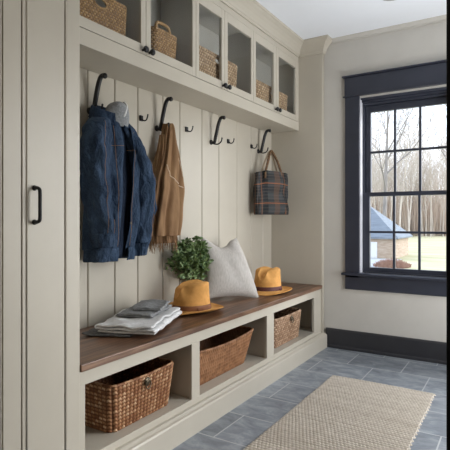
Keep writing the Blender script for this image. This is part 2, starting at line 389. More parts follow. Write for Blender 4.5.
bead('bead_moulding', 1.187, 1.196, .105, 2.475) if False else None
dn = MB(A); dn.box(XB-.021, XB+.001, 1.0035, 1.180, .105, 2.475)
dn_o = dn.build('door', M['paint'], tc, bevel=.002)
f = MB(A); f.tube([(XB+.001, 1.021, .11), (XB+.001, 1.021, 2.47)], .004, 8).tube([(XB-.001, 1.1865, .105), (XB-.001, 1.1865, 2.475)], .0045, 8)
f.build('edge_bead', M['paint'], dn_o, smooth=True)
f = MB(A)
hy = 1.050
f.tube(spline([(XB+.001, hy, 1.210), (XB+.016, hy, 1.210), (XB+.030, hy, 1.204), (XB+.033, hy, 1.187), (XB+.033, hy, 1.150), (XB+.033, hy, 1.113), (XB+.030, hy, 1.096), (XB+.016, hy, 1.090), (XB+.001, hy, 1.090)], 40), .0064, 10)
for z in (1.210, 1.090): f.lathe([(.004, 0), (.0095, 0), (.0095, .004), (.005, .007)], (XB+.001, hy, z), 'x', 16)
f.build('handle', M['black'], dn_o, smooth=True)
dn = MB(A); dn.box(XB-.021, XB+.001, .447, .928, .105, 2.475); d2 = dn.build('door', M['paint'], tc, bevel=.002)
f = MB(A); f.tube([(XB-.001, .9235, .11), (XB-.001, .9235, 2.47)], .004, 8); f.build('edge_bead', M['paint'], d2, smooth=True)

# ------------------------------------------------------------------ storage bench
sb = empty('storage_bench', (-1.68, 2.57, 0), label='long greige built-in bench base with three open cubbies under the walnut seat', cat='bench'); A = sb.location
XI = XW+.003; YR = YE-.002; XFb = XB-.008
f = MB(A); f.box(XI, XFb-.02, YL+.002, YR, .139, .157).box(XI, XI+.01, YL+.002, YR, .157, .504)
f.box(XI+.01, XFb-.02, YL+.002, YL+.02, .157, .504).box(XI+.01, XFb-.02, YR-.018, YR, .157, .504)
f.build('carcass', M['paint'], sb)
for a, b in ((2.014, 2.058), (2.88, 2.955)):
    MB(A).box(XI+.01, XFb-.02, a, b, .157, .504).build('divider', M['paint'], sb)
f = MB(A); op = [(1.287, 2.000), (2.072, 2.863), (2.970, 3.724)]; zl, zh = .157, .447
ys = [YL+.002]+[q for p in op for q in p]+[YR]
for i in range(0, len(ys), 2): f.box(XFb-.02, XFb, ys[i], ys[i+1], zl, zh)
f.box(XFb-.02, XFb, YL+.002, YR, zh, .504).box(XFb-.02, XFb, YL+.002, YR, .0, zl)
f.build('face_frame', M['paint'], sb, bevel=.0012)
pp = [(XFb+.0005, 0), (XB+.038, 0), (XB+.038, .106), (XB+.034, .113), (XB+.022, .117), (XB+.010, .126), (XFb+.0005, .126)]
MB(A).prism(pp, YL+.002, YF-.032, 'y').build('plinth', M['paint'], sb)
bt = MB((-1.68, 2.57, .505)); bt.box(XI, XB+.006, YL+.002, YR, .505, .534)
o = bt.build('bench_top', M['wood'], bevel=.003)
props(o, 'long dark walnut plank seat running along the niche over the cubbies', 'bench top')

# ------------------------------------------------------------------ end panel (column) at the far end
ep = empty('end_panel', (-1.69, 3.912, 0), label='full height greige end panel between the bench and the window wall, capped with moulding', cat='panel'); A = ep.location
MB(A).box(XW, XB, YE, YF-.001, .001, 2.640).build('panel', M['paint'], ep, bevel=.0015)
f = MB(A); f.tube([(XB+.0005, YE+.008, .127), (XB+.0005, YE+.008, 2.53)], .004, 8).tube([(XB+.0005, YF-.01, .127), (XB+.0005, YF-.01, 2.53)], .004, 8)
f.build('edge_bead', M['paint'], ep, smooth=True)
def crown_prof():   # (out, z)
    return [(0, ZC-.118), (.010, ZC-.118), (.012, ZC-.106), (.018, ZC-.100), (.022, ZC-.085), (.034, ZC-.060), (.052, ZC-.038), (.066, ZC-.028), (.072, ZC-.020), (.080, ZC-.016), (.082, ZC-.001), (0, ZC-.001)]
def crown_path(path, name, mat, parent=None, A=(0, 0, 0)):
    """path: list of ((x,y),(dx,dy)) wall points with mitre direction"""
    pr_ = crown_prof(); n = len(pr_); vs = []; fs = []
    for (x, y), (dx, dy) in path:
        for o_, z in pr_: vs.append((x+dx*o_, y+dy*o_, z))
    for i in range(len(path)-1):
        for j in range(n): fs.append((i*n+j, i*n+(j+1) % n, (i+1)*n+(j+1) % n, (i+1)*n+j))
    fs += [tuple(range(n)), tuple((len(path)-1)*n+j for j in reversed(range(n)))]
    m_ = MB(A); m_.add(vs, fs); return m_.build(name, mat, parent)
crown_path([((XC+.014, YE-.0005), (0, -1)), ((XB+.0005, YE-.0005), (1, -1)), ((XB+.0005, YF-.0015), (1, 0))], 'crown_cap', M['paint'], ep, A)

# ------------------------------------------------------------------ wall cabinets
ZB, ZS = 1.881, 1.957
shelf = empty('cabinet_rail', (-1.8, 2.57, ZB), label='greige bottom board and front rail running under all the glass door cabinets', cat='shelf'); A = shelf.location
MB(A).box(XW+.001, XC-.02, YL+.001, YE-.001, ZB+.004, ZB+.022).build('bottom_board', M['paint'], shelf)
MB(A).box(XC-.02, XC, YL+.001, YE-.001, ZB, ZS).build('front_rail', M['paint'], shelf, bevel=.002)
units = [(YL+.001, 2.3245, 1.876, 'pair of glass door wall cabinets nearest the camera, above the denim jacket'),
         (2.3255, 3.0495, 2.652, 'pair of glass door wall cabinets in the middle of the row'),
         (3.0505, YE-.001, 3.431, 'pair of glass door wall cabinets at the far end of the row')]
openings = {1.876: ((1.32, 1.838), (1.914, 2.290)), 2.652: ((2.358, 2.614), (2.690, 3.017)), 3.431: ((3.086, 3.384), (3.478, 3.812))}
for y0, y1, ym, lab in units:
    u = empty('wall_cabinet', (-1.8, (y0+y1)/2, ZS), label=lab, cat='cabinet', group='glass door wall cabinets'); A = u.location
    f = MB(A); xf = XC-.021
    f.box(XW+.001, xf, y0, y0+.016, ZS+.001, 2.50).box(XW+.001, xf, y1-.016, y1, ZS+.001, 2.50).box(XW+.001, xf, y0+.016, y1-.016, ZS+.001, ZS+.018).box(XW+.001, xf, y0+.016, y1-.016, 2.482, 2.50).box(XW+.001, XW+.008, y0+.016, y1-.016, ZS+.018, 2.482)
    if ym < 2: f.box(XW+.008, xf, ym-.009, ym+.009, ZS+.018, 2.482)
    f.build('carcass', M['paint'], u)
    MB(A).box(XC-.02, XC-.004, y0, y1, 2.487, ZC-.002).build('frieze', M['paint'], u)
    dbs = ((y0+.001, ym-.0015), (ym+.0015, y1-.001))
    for (a, b), (g0, g1), side in zip(dbs, openings[ym], (0, 1)):
        f = MB(A); zt = 2.483; zb = ZS+.003
        f.box(XC-.02, XC, a, g0, zb, zt).box(XC-.02, XC, g1, b, zb, zt).box(XC-.02, XC, g0, g1, zb, 2.0085).box(XC-.02, XC, g0, g1, 2.4215, zt)
        d = f.build('door', M['paint'], u, bevel=.0012)
        MB(A).box(XC-.013, XC-.010, g0-.003, g1+.003, 2.005, 2.425).build('glass_pane', M['glass'], d)
        ky = b-.024 if side == 0 else a+.024
        k_ = MB(A); k_.lathe([(.003, 0), (.007, .0), (.006, .010), (.0065, .013), (.015, .017), (.0175, .024), (.014, .031), (.003, .034)], (XC, ky, 1.978), 'x', 18)
        k_.build('knob', M['black'], d, smooth=True)
crown_path([((XC-.003, YL-.0), (1, 0)), ((XC-.003, YE-.011), (1, 0))], 'trim_3', M['paint'])['kind'] = 'structure'
crown_path([((XB, .3), (1, 0)), ((XB, YL), (1, 1)), ((XC-.003, YL), (0, 1))], 'trim_4', M['paint'])['kind'] = 'structure'

# ------------------------------------------------------------------ baskets
def basket(name, y0, y1, x0, x1, z0, h, mat, lab, group, cu=.021, cv=.0125, amp=.006, flare=.02, hole=None, tag=None, arch=None, style='chunky', seed=1, rimr=.007, sag=0):
    """x1 is the front; built around its own origin at the base centre"""
    rr = random.Random(seed); cy, cx = (y0+y1)/2, (x0+x1)/2
    root = empty(name, (cx, cy, z0), label=lab, cat='basket', group=group)
    hx, hy_ = (x1-x0)/2-amp, (y1-y0)/2-amp; rc = .035
    def perim(s, gx, gy):   # s in [0,1) -> point and outward normal on a rounded rectangle
        a, b = gx-rc, gy-rc; segs = [2*b, PI*rc/2, 2*a, PI*rc/2, 2*b, PI*rc/2, 2*a, PI*rc/2]; L = sum(segs); d = s*L; i = 0
        while d > segs[i] and i < 7: d -= segs[i]; i += 1
        t = d/segs[i]
        if i == 0: return Vector((gx, -b+2*b*t, 0)), Vector((1, 0, 0))
        if i == 2: return Vector((a-2*a*t, gy, 0)), Vector((0, 1, 0))
        if i == 4: return Vector((-gx, b-2*b*t, 0)), Vector((-1, 0, 0))
        if i == 6: return Vector((-a+2*a*t, -gy, 0)), Vector((0, -1, 0))
        cxx, cyy, st = {1: (a, b, 0), 3: (-a, b, PI/2), 5: (-a, -b, PI), 7: (a, -b, 1.5*PI)}[i]
        an = st+t*PI/2; n_ = Vector((math.cos(an), math.sin(an), 0)); return Vector((cxx, cyy, 0))+n_*rc, n_
    L = 4*(hx+hy_)-8*rc+2*PI*rc
    ncu = max(8, round(L/cu)); ncu += ncu % 2; ncv = max(4, round(h/cv)); su = 6 if style == 'rope' else 5; sv = 6 if style == 'rope' else 4
    nu, nv = ncu*su, ncv*sv
    tints = {}
    def topz(p, v):
        return sag*(1-(p.y/hy_)**2)*v
    def wall(inner):
        vs = []; ti = []
        for j in range(nv+1):
            v = j/nv; row = min(ncv-1, j//sv); g = -flare*(1-v)
            for i in range(nu):
                col = i//su; p, n_ = perim(i/nu, hx+g, hy_+g)
                fu = (i % su)/su; fv = (j % sv)/sv
                if style == 'chunky':   # upright ropes crossed by stubby strands
                    fu2 = (i/su+.5*(row % 2)) % 1; b_ = (abs(math.sin(PI*fu2))**.6)*(.25+.75*abs(math.sin(PI*(fv)))**.6)
                    key = (int(i/su+.5*(row % 2)), row)
                elif style == 'rope':   # vertical braids
                    b_ = abs(math.sin(PI*fu))**.6*(.45+.55*abs(math.sin(PI*((fv+abs(fu-.5)*1.2) % 1))))
                    key = (col, row)
                else:                   # fine wavy horizontal canes over uprights
                    sgn = 1 if (col+row) % 2 else -1; b_ = .5+.5*sgn*math.sin(PI*fu)*abs(math.sin(PI*fv))**.5
                    key = (row, col//3)
                if key not in tints: tints[key] = .35+.65*rr.random()
                gap_shade = 1
                if style != 'fine' and ((style == 'rope' and ((i % su) == 0 or (fv+abs(fu-.5)*1.3) % 1 < .3)) or (j % sv) == 0 and style == 'chunky' or (style == 'chunky' and min(fu2, 1-fu2) < .12)): gap_shade = .12  # shade in the weave gaps painted as low tint
                q = p+n_*(amp*b_-(.010 if inner else 0))
                vs.append((q.x, q.y, v*h-topz(p, v)+0.0005)); ti.append(tints[key]*gap_shade*(.6 if inner else 1))
        fs = []
        for j in range(nv):
            for i in range(nu):
                i2 = (i+1) % nu; q = [j*nu+i, j*nu+i2, (j+1)*nu+i2, (j+1)*nu+i]
                if hole:
                    c_ = Vector(vs[q[0]])
                    if c_.x > hx*.8 and ((c_.y-hole[0])/hole[2])**2+((c_.z-hole[1])/hole[3])**2 < 1: continue
                fs.append(tuple(q) if not inner else tuple(reversed(q)))
        return vs, fs, ti
    vo, fo, to = wall(False); vi, fi, ti = wall(True); n = len(vo)
    vs = vo+vi; fs = fo+[tuple(a+n for a in q) for q in fi]; t = to+ti
    fs += [(nv*nu+i, nv*nu+(i+1) % nu, n+nv*nu+(i+1) % nu, n+nv*nu+i) for i in range(nu)]
    fs.append(tuple(range(nu-1, -1, -1))); fs.append(tuple(n+sv*nu+i for i in range(nu)))
    me = bpy.data.meshes.new('woven_body'); me.from_pydata(vs, [], fs)
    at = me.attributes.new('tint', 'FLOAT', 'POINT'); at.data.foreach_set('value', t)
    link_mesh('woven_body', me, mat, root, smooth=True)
    # twisted rim
    for ph in (0,):
        pts = []; rn = 220
        for i in range(rn):
            p, n_ = perim(i/rn, hx, hy_); pts.append(Vector((p.x, p.y, h-topz(p, 1)))+n_*(-.003))
        f = MB(); f.tube(pts, [rimr*(.8+.3*abs(math.sin(i*PI/3.5))) for i in range(rn)], 8, closed=True)
        me = f.mesh('rim'); at = me.attributes.new('tint', 'FLOAT', 'POINT'); at.data.foreach_set('value', [.3+.5*((i//56) % 2) for i in range(len(me.vertices))])
        link_mesh('rim', me, mat, root, smooth=True)
    if hole:
        f = MB(); rn = 40; pts = [(hx+.001, hole[0]+hole[2]*1.03*math.cos(2*PI*i/rn), hole[1]+hole[3]*1.03*math.sin(2*PI*i/rn)) for i in range(rn)]
        f.tube(pts, [.005*(.85+.3*abs(math.sin(i*PI/2.5))) for i in range(rn)], 8, closed=True)
        me = f.mesh('handle'); at = me.attributes.new('tint', 'FLOAT', 'POINT'); at.data.foreach_set('value', [.7]*len(me.vertices)); link_mesh('handle', me, mat, root, smooth=True)
    if arch:
        f = MB(); yc, ww, hh = arch; pts = spline([(hx, yc-ww, h-.01), (hx, yc-ww*.85, h+hh*.7), (hx, yc-ww*.45, h+hh), (hx, yc+ww*.45, h+hh), (hx, yc+ww*.85, h+hh*.7), (hx, yc+ww, h-.01)], 30)
        f.tube(pts, [.009*(.8+.3*abs(math.sin(i*PI/2.5))) for i in range(30)], 8)
        me = f.mesh('handle'); at = me.attributes.new('tint', 'FLOAT', 'POINT'); at.data.foreach_set('value', [.75]*len(me.vertices)); link_mesh('handle', me, mat, root, smooth=True)
    if tag:
        ty, tz = tag; f = MB(); X = hx+amp
        f.lathe([(.004, 0), (.020, 0), (.021, .003), (.012, .006), (.004, .007)], (X-.002, ty, tz), 'x', 18)
        pts = [(X+.007, ty+.017*math.cos(a), tz-.012+.02*math.sin(a)) for a in [2*PI*i/20 for i in range(20)]]
        f.tube(pts, .003, 6, closed=True); f.build('metal_tag', M['brass'], root, smooth=True)
    return root
G = 'woven baskets in the glass door cabinets'
zc_ = ZS+.019
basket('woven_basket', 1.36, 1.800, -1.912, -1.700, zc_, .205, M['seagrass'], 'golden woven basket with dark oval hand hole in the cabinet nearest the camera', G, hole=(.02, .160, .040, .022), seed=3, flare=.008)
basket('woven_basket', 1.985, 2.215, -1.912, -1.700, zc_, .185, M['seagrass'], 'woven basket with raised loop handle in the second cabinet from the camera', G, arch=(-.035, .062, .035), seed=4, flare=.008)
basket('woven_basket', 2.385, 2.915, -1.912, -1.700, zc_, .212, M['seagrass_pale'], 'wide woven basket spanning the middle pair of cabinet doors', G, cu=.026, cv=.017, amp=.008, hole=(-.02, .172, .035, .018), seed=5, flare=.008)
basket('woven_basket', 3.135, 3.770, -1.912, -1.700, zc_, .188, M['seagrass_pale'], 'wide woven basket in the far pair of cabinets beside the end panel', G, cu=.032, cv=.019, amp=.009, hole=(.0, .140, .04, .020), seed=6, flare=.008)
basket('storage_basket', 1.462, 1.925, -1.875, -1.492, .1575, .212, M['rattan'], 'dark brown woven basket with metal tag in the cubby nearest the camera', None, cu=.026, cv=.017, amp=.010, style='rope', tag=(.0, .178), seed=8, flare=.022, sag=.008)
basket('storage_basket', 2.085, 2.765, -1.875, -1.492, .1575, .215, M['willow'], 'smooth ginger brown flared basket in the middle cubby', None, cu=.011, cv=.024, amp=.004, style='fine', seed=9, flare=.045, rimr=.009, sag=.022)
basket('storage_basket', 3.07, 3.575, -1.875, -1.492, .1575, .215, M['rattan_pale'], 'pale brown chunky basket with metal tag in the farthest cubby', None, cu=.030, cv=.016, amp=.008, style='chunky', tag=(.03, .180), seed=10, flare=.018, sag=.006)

# ------------------------------------------------------------------ hooks
def arc(cx, cz, r, a0, a1, n=10): return [(cx+r*math.cos(a0+(a1-a0)*i/n), 0, cz+r*math.sin(a0+(a1-a0)*i/n)) for i in range(n+1)]
def big_hook(y, z, lab, lean=0):
    root = empty('coat_hook', (XW, y, z), label=lab, cat='hook', group='tall black coat hooks on the plank wall')
    f = MB(); f.lathe([(.004, 0), (.019, 0), (.019, .005), (.015, .010), (.004, .012)], (0.0005, 0, 0), 'x', 18); f.build('base_plate', M['black'], root, smooth=True)
    f = MB(); pts = spline([(.008, 0, -.004), (.03, lean*.1, -.004), (.038, lean*.2, .02), (.052, lean*.5, .075), (.066, lean*.8, .125), (.082, lean, .162), (.098, lean, .172), (.112, lean, .168)], 34)
    f.tube(pts, [.0105+.0025*math.sin(PI*i/33) for i in range(34)], 10)
    f.lathe([(.002, 0), (.012, .003), (.015, .010), (.012, .018), (.002, .021)], (.104, lean, .168), 'x', 12)
    f.build('upper_arm', M['black'], root, smooth=True)
    f = MB(); pts = spline([(.010, 0, -.006), (.035, .0, -.016), (.066, 0, -.018), (.090, 0, -.002), (.098, 0, .026)], 20); f.tube(pts, [.0050]*18+[.0062, .0045], 8)
    f.build('lower_prong', M['black'], root, smooth=True)
    return root
def small_hook(y, z, lab):
    root = empty('wall_hook', (XW, y, z), label=lab, cat='hook', group='small black wall hooks on the plank wall')
    f = MB(); f.box(.0005, .012, -.013, .013, -.017, .017); f.build('base_plate', M['black'], root, bevel=.003)
    f = MB(); pts = spline([(.010, 0, -.004), (.026, 0, -.016), (.046, .0, -.014), (.056, 0, .004), (.058, 0, .018)], 18); f.tube(pts, [.0042]*16+[.0055, .004], 8)
    f.build('prong', M['black'], root, smooth=True)
big_hook(1.735, 1.672, 'tall black coat hook holding the denim jacket')
big_hook(2.278, 1.669, 'tall black coat hook holding the tan fringed cloth')
big_hook(2.890, 1.667, 'empty tall black coat hook between the tan cloth and the tartan bag')
big_hook(3.625, 1.690, 'tall black coat hook holding the tartan tote bag')
small_hook(2.131, 1.705, 'small black hook between the denim jacket and the tan cloth')
small_hook(2.585, 1.712, 'small black hook just right of the tan cloth')
small_hook(3.125, 1.706, 'small black hook right of the empty tall coat hook')
small_hook(3.500, 1.715, 'small black hook just left of the hook that holds the tartan bag')

# ------------------------------------------------------------------ cloth lofts
def loft(name, secs, mat, parent, nth=96, nz=60, fold=.006, nf=9, seed=0, open_=None, at=(0, 0, 0), solid=.003, uv=False, cap_top=False, noise_amp=.004):
    """secs: (z, cx, cy, rx, ry) from top to bottom; fold grows downward; open_=(a0,a1) leaves a gap in angle"""
    S = spline(secs, nz+1); at = Vector(at)
    def fn(u, v):
        z, cx, cy, rx, ry = S[round(v*nz)]
        a = u*2*PI if open_ is None else open_[1]+(u)*(2*PI-(open_[1]-open_[0]))
        k = fold*min(1, .25+v)*(math.sin(nf*a+seed)+.5*math.sin((nf*1.7)*a+seed*2+v*3))
        nn = noise.noise(Vector((math.cos(a)*2+seed, math.sin(a)*2, z*7)))*noise_amp*2
        ca, sa = math.cos(a), math.sin(a); e = .8
        px = cx+(rx+k+nn)*abs(ca)**e*(1 if ca > 0 else -1); py = cy+(ry+k+nn)*abs(sa)**e*(1 if sa > 0 else -1)
        return Vector((max(px, XW+.004), py, z))-at
    me = grid_mesh(name, fn, nth, nz, closed_u=open_ is None, uv=uv)
    return link_mesh(name, me, mat, parent, smooth=True, solid=solid)
def sleeve(name, pts, mat, parent, at, nth=48, nz=50, seed=0, fold=.005):
    """pts: (x,y,z,rx,ry) centre line with ellipse radii"""
    S = spline(pts, nz+1); at = Vector(at)
    def fn(u, v):
        x, y, z, rx, ry = S[round(v*nz)]; a = 2*PI*u
        k = fold*(math.sin(z*70+2*math.sin(a+seed)+seed)*.6+math.sin(3*a+seed+z*9))
        nn = noise.noise(Vector((math.cos(a)*1.5+seed*3, math.sin(a)*1.5, z*9)))*.018+abs(noise.noise(Vector((math.cos(a)*2+z*6, math.sin(a)*2+seed, z*16))))*.012
        return Vector((max(x+(rx+k+nn)*math.cos(a), XW+.004), y+(ry+k+nn)*math.sin(a), z))-at
    me = grid_mesh(name, fn, nth, nz, closed_u=True); return link_mesh(name, me, mat, parent, smooth=True, solid=.003)

# denim jacket
jk = empty('denim_jacket', (-1.83, 1.83, 1.70), label='blue denim jacket with grey knit hood hanging from the first tall black hook', cat='jacket'); A = jk.location
XJ = -1.835
loft('body', [(1.652, XJ-.02, 1.79, .045, .075), (1.615, XJ-.01, 1.80, .065, .125), (1.56, XJ, 1.805, .080, .160), (1.42, XJ+.005, 1.805, .085, .165), (1.2, XJ+.005, 1.80, .080, .155), (1.02, XJ+.005, 1.79, .078, .150), (.945, XJ+.003, 1.785, .074, .142)], M['denim'], jk, open_=(-.06, .36), at=A, nf=7, fold=.009, seed=1.3, noise_amp=.007)
loft('waistband', [(.952, XJ+.004, 1.785, .077, .146), (.92, XJ+.004, 1.785, .078, .148), (.895, XJ+.004, 1.783, .076, .146), (.885, XJ+.004, 1.783, .074, .144)], M['denim'], jk, open_=(-.06, .36), at=A, nf=7, fold=.005, nz=10, seed=1.3, solid=.006)
loft('lining', [(1.60, XJ-.015, 1.80, .050, .110), (1.3, XJ-.01, 1.80, .060, .135), (.90, XJ-.01, 1.785, .055, .125)], M['denim_dark'], jk, at=A, nf=5, fold=.004, nz=20, seed=2)
sl = [(-1.84, 1.880, 1.620, .028, .036), (-1.82, 1.905, 1.56, .052, .054), (-1.805, 1.950, 1.46, .064, .060), (-1.800, 2.005, 1.33, .066, .060), (-1.805, 2.010, 1.20, .066, .058), (-1.81, 1.995, 1.06, .062, .054), (-1.815, 1.985, .97, .056, .050)]
sR = sleeve('sleeve', sl, M['denim'], jk, A, seed=2, fold=.0045)
sleeve('cuff', [(-1.815, 1.987, .972, .060, .054), (-1.816, 1.978, .935, .060, .054), (-1.817, 1.968, .90, .058, .052)], M['denim'], sR, A, nz=8, seed=5, fold=.001)
sl = [(-1.80, 1.675, 1.605, .04, .045), (-1.775, 1.645, 1.56, .062, .062), (-1.755, 1.615, 1.45, .068, .066), (-1.745, 1.605, 1.30, .066, .062), (-1.745, 1.62, 1.15, .062, .055), (-1.75, 1.648, 1.08, .058, .050), (-1.755, 1.660, 1.025, .055, .048)]
sL = sleeve('sleeve', sl, M['denim'], jk, A, seed=4, fold=.0045)
sleeve('cuff', [(-1.755, 1.660, 1.03, .058, .051), (-1.757, 1.664, .99, .059, .052), (-1.76, 1.668, .962, .057, .050)], M['denim'], sL, A, nz=8, seed=6, fold=.001)
# collar : two folded flaps around the neck
def collar(u, v):
    a = -.05+u*(2*PI-.5)+.28; r = 1+v*.35
    z = 1.655+.035*math.sin(PI*min(1, v*1.3)) - v*.045 - .03*math.cos(a)*1
    return Vector((XJ-.005+.062*r*math.cos(a), 1.79+.092*r*math.sin(a), z))-A
for n_, sgn in (('collar', 1),):
    link_mesh(n_, grid_mesh(n_, collar, 50, 8), M['denim'], jk, smooth=True, solid=.006)
# hood : grey knit bag of cloth standing up inside the collar
def hood(u, v):
    a = 2*PI*u; r = [.050, .060, .064, .060, .050, .034, .012][round(v*6)]; z = [1.585, 1.615, 1.65, 1.68, 1.700, 1.712, 1.716][round(v*6)]
    wob = .006*math.sin(3*a+v*4)
    return Vector((XJ+.030+(r*.75+wob)*math.cos(a)+v*.012, 1.812+(r*1.15+wob)*math.sin(a)+v*.004, z))-A
o = link_mesh('hood', grid_mesh('hood', hood, 36, 6, closed_u=True), M['greyknit'], jk, smooth=True, subsurf=2, solid=.004); o['label'] = 'grey knit hood'
f = MB(A); f.tube(spline([(XJ+.066, 1.800, 1.615), (XJ+.085, 1.812, 1.65), (XJ+.076, 1.832, 1.695), (XJ+.045, 1.845, 1.722)], 20), .006, 8); f.build('hood_seam', M['towel'], o, smooth=True)
# stitching lines follow the surface
def body_pt(a, z, off=.004, r=(.083, .160)):
    ca, sa = math.cos(a), math.sin(a); e = .8
    return (XJ+.005+(r[0]+off)*abs(ca)**e*(1 if ca > 0 else -1), 1.802+(r[1]+off)*abs(sa)**e*(1 if sa > 0 else -1), z)
def surf_line(o, pts, rad=.0012):
    return pts
dg = bpy.context.evaluated_depsgraph_get(); dg.update()
from mathutils.bvhtree import BVHTree
def bvh(o):
    me = o.data; return BVHTree.FromPolygons([tuple(v.co) for v in me.vertices], [tuple(p.vertices) for p in me.polygons])
body = [c for c in jk.children if c.name.startswith('body')][0]
def stitched(o, yz, name='stitching', mat='stitch', rad=.0011, parent=None, x0=-1.5, root=None, push=.0022):
    """seam laid on the front (+x side) of a cloth piece: yz = list of (y,z) world"""
    root = root or A; t = bvh(o); pts = []
    for y, z in spline(yz, 40):
        h = t.ray_cast(Vector((x0, y, z))-root, Vector((-1, 0, 0)))
        if h[0] is not None: pts.append(h[0]+Vector((push, 0, 0)))
    if len(pts) > 3:
        f = MB(); f.tube(pts, rad, 6); f.build(name, M[mat], parent or o, smooth=True)
stitched(body, [(1.745, 1.58), (1.75, 1.4), (1.758, 1.2), (1.765, .96)])
stitched(body, [(1.90, 1.57), (1.90, 1.4), (1.885, 1.2), (1.87, .96)])
stitched(body, [(1.69, 1.47), (1.72, 1.475), (1.79, 1.48)])
stitched(body, [(1.84, 1.475), (1.88, 1.47), (1.94, 1.465)])
stitched(body, [(1.845, 1.56), (1.848, 1.3), (1.842, .96)])
stitched(sL, [(1.635, 1.58), (1.60, 1.4), (1.61, 1.2), (1.65, 1.0)])
stitched(sL, [(1.665, 1.10), (1.672, 1.05), (1.682, 1.0)])
stitched(sR, [(1.955, 1.56), (2.01, 1.42), (2.035, 1.25), (2.015, 1.0)])
# buttons down the placket
tb = bvh(body)
for z in (1.50, 1.36, 1.22, 1.08):
    h = tb.ray_cast(Vector((-1.5, 1.868, z))-A, Vector((-1, 0, 0)))
    if h[0] is not None:
        f = MB(); p = h[0]; f.lathe([(.001, 0), (.007, .001), (.007, .004), (.003, .005)], (p.x, p.y, p.z), 'x', 12); f.build('button', M['brass'], jk, smooth=True)

# tan fringed cloth
sf = empty('fringed_cloth', (-1.85, 2.25, 1.67), label='tan brown fringed cloth hanging from the second tall black hook', cat='scarf'); A = sf.location
XS = -1.852
bd = loft('drape', [(1.692, XS+.0, 2.296, .020, .014), (1.672, XS+.0, 2.300, .026, .024), (1.60, XS, 2.304, .030, .042), (1.48, XS, 2.304, .040, .070), (1.34, XS, 2.292, .050, .108), (1.28, XS, 2.292, .052, .116), (1.18, XS, 2.270, .054, .118), (1.05, XS, 2.255, .054, .130), (1.0, XS, 2.252, .054, .134)], M['tan'], sf, at=A, nf=8, fold=.015, seed=.7, noise_amp=.009)
bd2 = loft('under_drape', [(1.62, XS-.02, 2.29, .02, .04), (1.4, XS-.02, 2.275, .035, .08), (1.15, XS-.02, 2.26, .042, .108), (.955, XS-.02, 2.262, .045, .110)], M['tan'], sf, at=A, nf=9, fold=.010, seed=2.2)
stitched(bd, [(2.225, 1.43), (2.255, 1.385), (2.30, 1.345), (2.35, 1.315), (2.385, 1.30)], 'piping', 'piping', .0030, root=A)
stitched(bd, [(2.325, 1.60), (2.345, 1.52), (2.365, 1.44), (2.38, 1.37)], 'piping', 'piping', .0020, root=A)
f = MB(A)
for k in range(70):
    a = 2*PI*k/70; x = XS-.01+.048*math.cos(a); y = 2.262+.115*math.sin(a); x = max(x, XW+.006); l = .045+R.random()*.03
    z0 = 1.005 if k % 2 else .965
    f.tube([(x, y, z0), (x+R.uniform(-.004, .004), y+R.uniform(-.006, .006), z0-l*.6), (max(x+R.uniform(-.006, .006), XW+.004), y+R.uniform(-.010, .010), z0-l)], [.0022, .002, .001], 5)
f.build('fringe', M['tan'], sf, smooth=True)

# tartan tote bag
tb_ = empty('tote_bag', (-1.795, 3.60, 1.14), label='dark tartan tote bag hanging from the far tall hook near the end panel', cat='bag'); A = Vector((0, 0, 0))
tb_.rotation_euler = (0, 0, math.radians(-28))
W_, D_, H_ = .165, .045, .355
def bagf(u, v):
    a = 2*PI*u; ca, sa = math.cos(a), math.sin(a); z = v*H_
    d = D_*(1.15-.55*v); w_ = W_*(1.0-.04*v)
    k = .008*math.sin(5*a+1)*(.3+v)+.020*noise.noise(Vector((ca*2, sa*4, z*9)))+.008*math.sin(9*a+v*2)*v
    x = (d+k)*abs(ca)**.55*(1 if ca > 0 else -1); y = (w_+k*.5)*abs(sa)**.45*(1 if sa > 0 else -1)
    if v < .12: s_ = .82+.18*math.sqrt(v/.12); x *= s_; y *= (.95+.05*s_)
    return Vector((x, y, z+(.010*math.cos(a*2)+.012*noise.noise(Vector((ca, sa*3, 5))))*v))
me = grid_mesh('bag_body', bagf, 96, 48, closed_u=True, uv=True)
bo = link_mesh('bag_body', me, M['plaid'], tb_, smooth=True, solid=.003)
n0 = len(me.vertices)
bm = bmesh.new(); bm.from_mesh(me); bm.verts.ensure_lookup_table(); bm.faces.new([bm.verts[i] for i in reversed(range(96))]); bm.to_mesh(me); bm.free()
hk = Vector((-.030, .022, .535))
for side, mt, nm in ((1, 'strap', 'handle'), (-1, 'canvas', 'handle')):
    f = MB(); x = side*.026
    pts = spline([(x, -.075, H_-.05), (x, -.070, H_+.01), (x*.8+hk.x*.3, -.035, H_+.10), (hk.x+x*.3, hk.y-.010, hk.z), (hk.x+x*.3, hk.y+.010, hk.z), (x*.8+hk.x*.3, .058, H_+.10), (x, .085, H_+.01), (x, .085, H_-.05)], 50)
    for q in range(len(pts)-1):
        pass
    f.tube(pts, .0105, 8); oo = f.build(nm, M[mt], tb_, smooth=True)
    oo['label'] = 'brown leather handle' if side == 1 else 'cream canvas handle'

